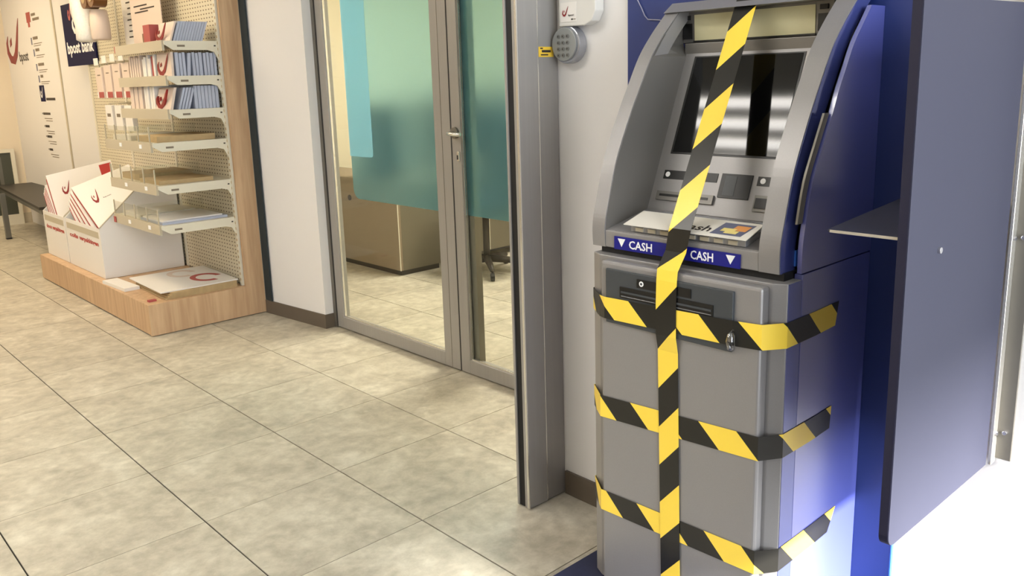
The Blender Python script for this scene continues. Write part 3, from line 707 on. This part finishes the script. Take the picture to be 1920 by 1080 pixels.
for k in range(3):
    spine(y, .050, 1.716, 1.92, 1.1525, .128, 'pinkcard', 'wide pale pack at the far end of the third shelf, '+ORD[k]+' from the right', 'wide pale packs on the third shelf'); y += .066
rp = pack(1.722, .05, 4.655, 4.745, 1.4975, .095, 'redcard', 0, 'red packet standing near the middle of the top shelf', None, 'red_packet')
dk = pack(1.735, .05, 4.755, 4.80, 1.4975, .055, 'brown', 0, 'small dark brown packet beside the red packet on the top shelf', None, 'brown_packet')
pst = tag(G().box(1.900, 1.904, 4.93, 5.40, 1.50, 1.90).obj('notice_card', 'pinkcard'), 'white notice card with dark lines standing behind the red packet', 'notice')
for k, (a, b, z) in enumerate([(5.13, 5.34, 1.735), (5.02, 5.24, 1.715), (5.12, 5.33, 1.70), (5.0, 5.2, 1.80)]):
    bx('print', 'darktext', pst, 1.8985, 1.8995, a, b, z, z+.007)
horn((1.8990, 5.10, 1.79), XN, .09, 'darkred', pst, w=.08)
pst2 = tag(G().box(1.940, 1.944, 5.42, 5.66, 1.50, 1.92).obj('notice_card', 'card'), 'narrow white price notice left of the larger notice card', 'notice')
for k in range(7):
    bx('print', 'darktext', pst2, 1.9385, 1.9395, 5.45, 5.58-.01*(k % 3), 1.575+k*.034, 1.583+k*.034)
bx('side_edge', 'greytext', pst2, 1.9385, 1.9395, 5.425, 5.437, 1.53, 1.70)
# flat papers on the three lower shelves
def sheets(i, items):
    for (x0, x1, y0, y1, dz, th, m, lab) in items:
        tag(G().box(x0, x1, y0, y1, ZS[i]+dz, ZS[i]+dz+th).obj('flat_envelope_stack', m), lab, 'envelopes')
sheets(3, [(1.62, 1.93, 4.45, 4.74, .0006, .030, 'kraft', 'dark flat stack of padded envelopes on the fourth shelf'), (1.61, 1.90, 4.80, 5.08, .0006, .026, 'card', 'white flat stack at the far end of the fourth shelf')])
sheets(4, [(1.61, 1.90, 4.46, 4.74, .0006, .020, 'kraft', 'brown flat stack of envelopes on the fifth shelf'), (1.63, 1.93, 4.80, 5.07, .0006, .034, 'kraft', 'taller brown stack at the far end of the fifth shelf')])
sheets(5, [(1.595, 1.95, 4.44, 4.76, .0006, .012, 'envblue', 'blue grey flat stack at the near end of the lowest shelf'), (1.61, 1.92, 4.80, 5.08, .0006, .018, 'card', 'white flat stack at the far end of the lowest shelf'),
           (1.605, 1.93, 4.46, 4.75, .0130, .007, 'card', 'white sheets on top of the blue grey stack of the lowest shelf')])

# hanging packs on the hooks of the second bay
for k, (y, w, z0, z1) in enumerate([(5.60, .12, 1.215, 1.400), (5.45, .12, 1.215, 1.410), (5.30, .13, 1.215, 1.415), (5.155, .12, 1.215, 1.415)]):
    hp = tag(G().box(1.752+k*.004, 1.775+k*.004, y, y+w, z0, z1, .003).obj('hanging_packet', 'pinkcard'), ['leftmost', 'second from left', 'third from left', 'rightmost'][k]+' pale hanging packet with a red foot under the red strip', 'packet', 'pale packets hanging on hooks')
    bx('red_foot', 'redcard', hp, 1.7505+k*.004, 1.752+k*.004, y, y+w-.03, z0, z0+.036)
    bx('white_mark', 'card', hp, 1.7505+k*.004, 1.752+k*.004, y+w-.03, y+w, z0, z0+.036)
    bx('print', 'greytext', hp, 1.7508+k*.004, 1.752+k*.004, y+.03, y+.08, z1-.05, z1-.044)
    G().tube([(1.765, y+w/2, z1+.012), (1.985, y+w/2, z1+.012)], .002, 6).obj('hook', 'steelg', ds)
    bx('price_card', 'card', hp, 1.745, 1.747, y+.02, y+.10, z1+.012, z1+.055)
    G().tube([(1.765, y+w/2, z1-.004), (1.765, y+w/2, z1+.016)], .003, 6).obj('hang_loop', 'steelg', hp)
for k in range(3):
    y = 5.18+k*.17
    hp = tag(G().box(1.76, 1.79, y, y+.12, 1.02, 1.17, .003).obj('hanging_packet', 'card'), 'white hanging packet in the lower row of hooks, '+['nearest the shelves', 'middle one', 'farthest from the shelves'][k], 'packet')
    G().tube([(1.775, y+.06, 1.165), (1.775, y+.06, 1.182)], .003, 6).obj('hang_loop', 'steelg', hp)
    G().tube([(1.765, y+.06, 1.18), (1.985, y+.06, 1.18)], .002, 6).obj('hook', 'steelg', ds)
    bx('print', 'greytext', hp, 1.7588, 1.76, y+.03, y+.09, 1.10, 1.12)
bw = tag(G().tube([(1.76, 5.80, 1.560), (1.76, 5.80, 1.575), (1.76, 5.81, 1.66), (1.76, 5.83, 1.74), (1.76, 5.85, 1.90), (1.76, 5.86, 2.0)], [.045, .065, .060, .070, .060, .04], 18).obj('bubble_wrap_roll', 'bubble', smooth=True), 'white bubble wrap roll hanging in front of the navy sign', 'roll')
horn((1.683, 5.87, 1.69), XN, .10, 'redcard', bw, w=.07, th=.002)
tag(G().tube([(1.80, 5.66, 1.565), (1.80, 5.66, 1.575), (1.80, 5.66, 1.66), (1.80, 5.665, 1.742)], [.050, .056, .056, .050], 18).obj('paper_roll', 'pinkcard', smooth=True), 'pale pink wrapped roll hanging below the brown tape rolls', 'roll')
for k, y in enumerate((5.66, 5.53)):
    tr = tag(G().tube([(1.72, y, 1.81), (1.80, y, 1.81)], .062, 20).obj('tape_roll', 'brown', smooth=False), ['left', 'right'][k]+' roll of brown parcel tape hanging at the top of the stand', 'tape roll')
    G().tube([(1.717, y, 1.81), (1.721, y, 1.81)], .032, 16).obj('core', 'kraft', tr)
    G().tube([(1.80, y, 1.835), (1.985, y, 1.835)], .0025, 6).obj('hook', 'steelg', ds)

# ------------------------------------------------------------ bins with folded boxes
def bin_(y0, y1, lab, word):
    t = thing('cardboard_bin', lab, 'bin', ((1.5+1.98)/2, (y0+y1)/2, .172)); x0 = 1.503; th = .006
    side = [(x0, .172), (x0, .470), (1.76, .700), (1.972, .700), (1.972, .172)]
    G().prism(side, 'y', y0, y0+th).obj('near_side', 'card', t); G().prism(side, 'y', y1-th, y1).obj('far_side', 'card', t)
    f = bx('front', 'card', t, x0, x0+th, y0+th, y1-th, .172, .470); bx('back', 'card', t, 1.966, 1.972, y0+th, y1-th, .172, .70)
    bx('bottom', 'card', t, x0+th, 1.966, y0+th, y1-th, .172, .178)
    G().prism([(x0, .470), (x0, .478), (1.76, .708), (1.972, .708), (1.972, .70), (1.76, .700)], 'y', y0-.001, y0+.007).obj('rim', 'steelg', t)
    lp = bx('label_band', 'steelg', f, x0-.0015, x0, y0+.03, y1-.03, .410, .448)
    k = (y1-y0)/.685
    text(word[0], (x0-.0005, y1-.07*k, .362), XN, .026, 'red', f, w=.17*k, bold=.035)
    text(word[1], (x0-.0005, y1-.265*k, .362), XN, .026, 'red', f, w=.37*k, bold=.035)
    return t
bin_(5.195, 5.880, 'white cardboard bin nearest the shelves holding folded boxes', ('colis', 'verpakkingen'))
bin_(5.895, 6.385, 'white cardboard bin at the far end of the display base', ('doos', 'verpakkingen'))
def board(BL, TL, TR, th, lab, logo=False, corner=False, group=None):
    BL, TL, TR = Vector(BL), Vector(TL), Vector(TR); BR = BL+TR-TL
    ux = (BR-BL).normalized(); uy = (TL-BL).normalized(); n = ux.cross(uy).normalized()
    t = G().hexa([BL, BR, TR, TL], [v-n*th for v in (BL, BR, TR, TL)]).obj('folded_box', 'card')
    tag(t, lab, 'folded box', group)
    e = ux*-.0012
    q = [BL+e-n*.003, TL+e-n*.003-uy*.02, TL+e-n*(th-.003)-uy*.02, BL+e-n*(th-.003)]
    G().hexa(q, [v+ux*.001 for v in q]).obj('red_edge', 'red', t)
    H = (TL-BL).length; Wd = (BR-BL).length
    if logo:
        o = TL-uy*(H*.62)+ux*(Wd*.17)+n*.0004
        horn(o+uy*(H*.1), (ux, uy), H*.30, 'darkred', t, w=Wd*.15, name='horn_emblem')
        text('bpost', o+ux*(Wd*.16)+uy*(H*.15), (ux, uy), .012, 'darktext', t, w=Wd*.13)
    if corner:
        q = [TR-ux*(Wd*.20)-uy*.02+n*.0004, TR-ux*.004-uy*.02+n*.0004, TR-ux*.03-uy*(H*.42)+n*.0004, TR-ux*(Wd*.2)-uy*(H*.38)+n*.0004]
        G().hexa(q, [v+n*.0004 for v in q]).obj('red_corner', 'red', t)
    return t
board((1.512, 5.225, .470), (1.515, 5.690, .676), (1.874, 5.690, .790), .038, 'large white folded box with horn emblem leaning in the near bin', True)
for k in range(4):
    d = k+1
    board((1.514, 5.30+.115*k, .425+.006*k), (1.516, 5.735+.022*k, .648-.030*k), (1.86, 5.735+.022*k, .70-.030*k), .020,
          'white folded box with red edge in the near bin, '+ORD[k]+' beneath the large one', group='stacked folded boxes in the near bin')
board((1.516, 6.070, .440), (1.520, 6.250, .715), (1.94, 6.250, .786), .034, 'tall shaded folded box with horn emblem and red corner in the far bin', True, True)
for k in range(4):
    board((1.516, 6.118+.045*k, .440), (1.518, 6.300+.018*k, .648-.018*k), (1.86, 6.300+.018*k, .668-.018*k), .016,
          'white folded box with red edge in the far bin, '+ORD[k]+' behind the tall one', group='folded boxes in the far bin')

# flat cartons piled on the base
def carton(x0, x1, y0, y1, z, th, rot, m, lab, grp=None):
    c, s_ = math.cos(rot), math.sin(rot); mx, my = (x0+x1)/2, (y0+y1)/2
    q = [Vector((mx+(x-mx)*c-(y-my)*s_, my+(x-mx)*s_+(y-my)*c, z)) for x, y in ((x0, y0), (x1, y0), (x1, y1), (x0, y1))]
    return tag(G().hexa(q, [v+Vector((0, 0, th)) for v in q]).obj('flat_carton', m), lab, 'carton', grp)
z = .1704
for k in range(4):
    carton(1.56+.006*k, 1.955-.004*k, 4.405, 4.88, z, .0085, .02*(k-1), 'kraft', 'brown flat carton on the display base, '+ORD[k]+' from the bottom of the pile', 'brown cartons in the pile on the base'); z += .0088
top = carton(1.545, 1.97, 4.42, 4.93, z, .006, -.03, 'card', 'white printed flat carton on top of the pile on the display base')
def ring(x, y, r, m):
    A = [Vector((x+r*math.cos(a*math.pi/12), y+r*1.3*math.sin(a*math.pi/12), z+.0062)) for a in range(20)]
    B = [Vector((x+(r-.03)*math.cos(a*math.pi/12), y+(r-.03)*1.3*math.sin(a*math.pi/12), z+.0062)) for a in range(20)]
    G().strip(A, B, .0006, (0, 0, 1)).obj('printed_curve', m, top)
ring(1.86, 4.60, .085, 'redcard'); ring(1.80, 4.80, .08, 'pinkcard')
carton(1.462, 1.545, 4.78, 5.10, .1704, .018, .05, 'card', 'small white flat carton at the front edge of the base beside the pile')
tag(G().box(1.475, 1.515, 4.43, 4.455, .1704, .180).obj('red_tag', 'redcard'), 'tiny red tag on the front corner of the display base', 'tag')

# ------------------------------------------------------------ bench, wall lettering, signs
t = thing('bench', 'low dark bench with grey steel legs behind the display stand', 'bench', (1.85, 8.2, 0))
G().prism([(1.615, 6.95), (2.06, 6.95), (2.06, 9.0), (1.77, 9.0)], 'z', .405, .425).obj('bench_top', 'bench', t)
G().prism([(1.635, 6.98), (1.655, 6.98), (1.80, 8.98), (1.78, 8.98)], 'z', .365, .405).obj('side_rail', 'legm', t)
for x, y in ((1.685, 8.43), (2.03, 8.43), (1.95, 7.02), (2.04, 7.02)):
    lg = bx('leg', 'legm', t, x-.02, x+.02, y-.02, y+.02, .012, .405); bx('foot_cap', 'black', lg, x-.021, x+.021, y-.021, y+.021, 0, .012)
t = thing('leaning_board', 'dark green framed board standing by the far wall behind the bench', 'board', (1.5, 9.3, 0))
bx('board_face', 'greenp', t, 1.0, 1.985, 9.325, 9.335, .10, .70)
G().box(1.985, 2.02, 9.31, 9.34, 0, .735).box(1.0, 1.985, 9.31, 9.34, .70, .735).box(1.0, 1.985, 9.31, 9.34, 0, .10).box(.975, 1.0, 9.31, 9.34, 0, .735).obj('frame', 'steelw', t)
bx('cable_channel', 'legm', t, 1.87, 1.90, 9.320, 9.326, .30, .66)
struct(bx('baseboard_back', 'steelg', None, -3.1, 2.1, 9.35, 9.36, 0, .10))

wt = thing('wall_lettering', 'large red horn emblem with dark bpost lettering on the far wall', 'sign', (2.09, 9.0, 1.5))
horn((2.0990, 9.34, 1.52), XN, .40, 'darkred', wt, w=.60, name='horn_emblem', th=.001)
text('bpost', (2.0990, 8.93, 1.545), XN, .085, 'darktext', wt, w=.30, bold=.02)
wl2 = thing('service_list', 'column of small grey service icons and lines on the wall', 'sign', (2.09, 8.2, 1.3))
def line(y, z, w, h, m='greytext'): bx('print', m, wl2, 2.0988, 2.0998, y-w, y, z, z+h)
line(8.52, 1.86, .13, .085, 'redcard'); line(8.49, 1.82, .06, .04, 'redcard'); line(8.36, 1.905, .13, .022); line(8.33, 1.865, .20, .022)
for y, z, w in ((8.45, 1.70, .15), (8.42, 1.60, .12), (8.40, 1.475, .18), (8.38, 1.375, .08)):
    line(y+.02, z-.03, .035, .06, 'slate'); line(y-.05, z+.01, w, .024); line(y-.05, z-.028, .26, .006); line(y-.05, z-.045, .22, .005)
sq = bx('small_sign', 'navy', wl2, 2.0985, 2.0995, 8.27, 8.42, 1.18, 1.32); horn((2.098, 8.40, 1.21), XN, .10, 'white', sq, w=.09)
line(8.25, 1.19, .27, .022, 'darktext')
for y, z, w in ((8.41, 1.065, .22), (8.40, .955, .13), (8.39, .865, .15), (8.37, .75, .10)):
    line(y+.03, z+.004, .015, .014, 'darktext'); line(y, z, w, .020, 'darktext'); line(y-.02, z-.035, .24, .006); line(y-.06, z-.055, .20, .006)
sg = tag(bx('bank_sign', 'navy', None, 1.974, 1.984, 6.37, 7.04, 1.443, 1.884), 'dark navy sign with white bpost bank lettering beside the display stand', 'sign')
text('bpost bank', (1.9738, 7.00, 1.535), XN, .080, 'white', sg, w=.60, bold=.03)
horn((1.9738, 6.82, 1.66), XN, .18, 'white', sg, w=.26)
tag(bx('wall_socket', 'darktext', None, 1.70, 1.76, 9.352, 9.359, .765, .785), 'tiny dark socket on the far wall above the framed board', 'socket')

# ------------------------------------------------------------ ceiling luminaires
def lamp(x, y, lab):
    t = thing('ceiling_light', lab, 'ceiling light', (x, y, 2.55), 'ceiling lights')
    bx('housing', 'reflector', t, x-.30, x+.30, y-.62, y+.62, 2.59, 2.618)
    for k in range(4): bx('tube', 'lampw', t, x-.24+k*.155, x-.19+k*.155, y-.58, y+.58, 2.572, 2.589)
    bx('side_trim', 'steelw', t, x-.31, x-.30, y-.62, y+.62, 2.565, 2.618); bx('side_trim', 'steelw', t, x+.30, x+.31, y-.62, y+.62, 2.565, 2.618)
lamp(-.12, 2.12, 'ceiling light with four tubes nearest the camera, above the aisle')
lamp(-.9, 5.0, 'ceiling light with four tubes over the middle of the aisle')
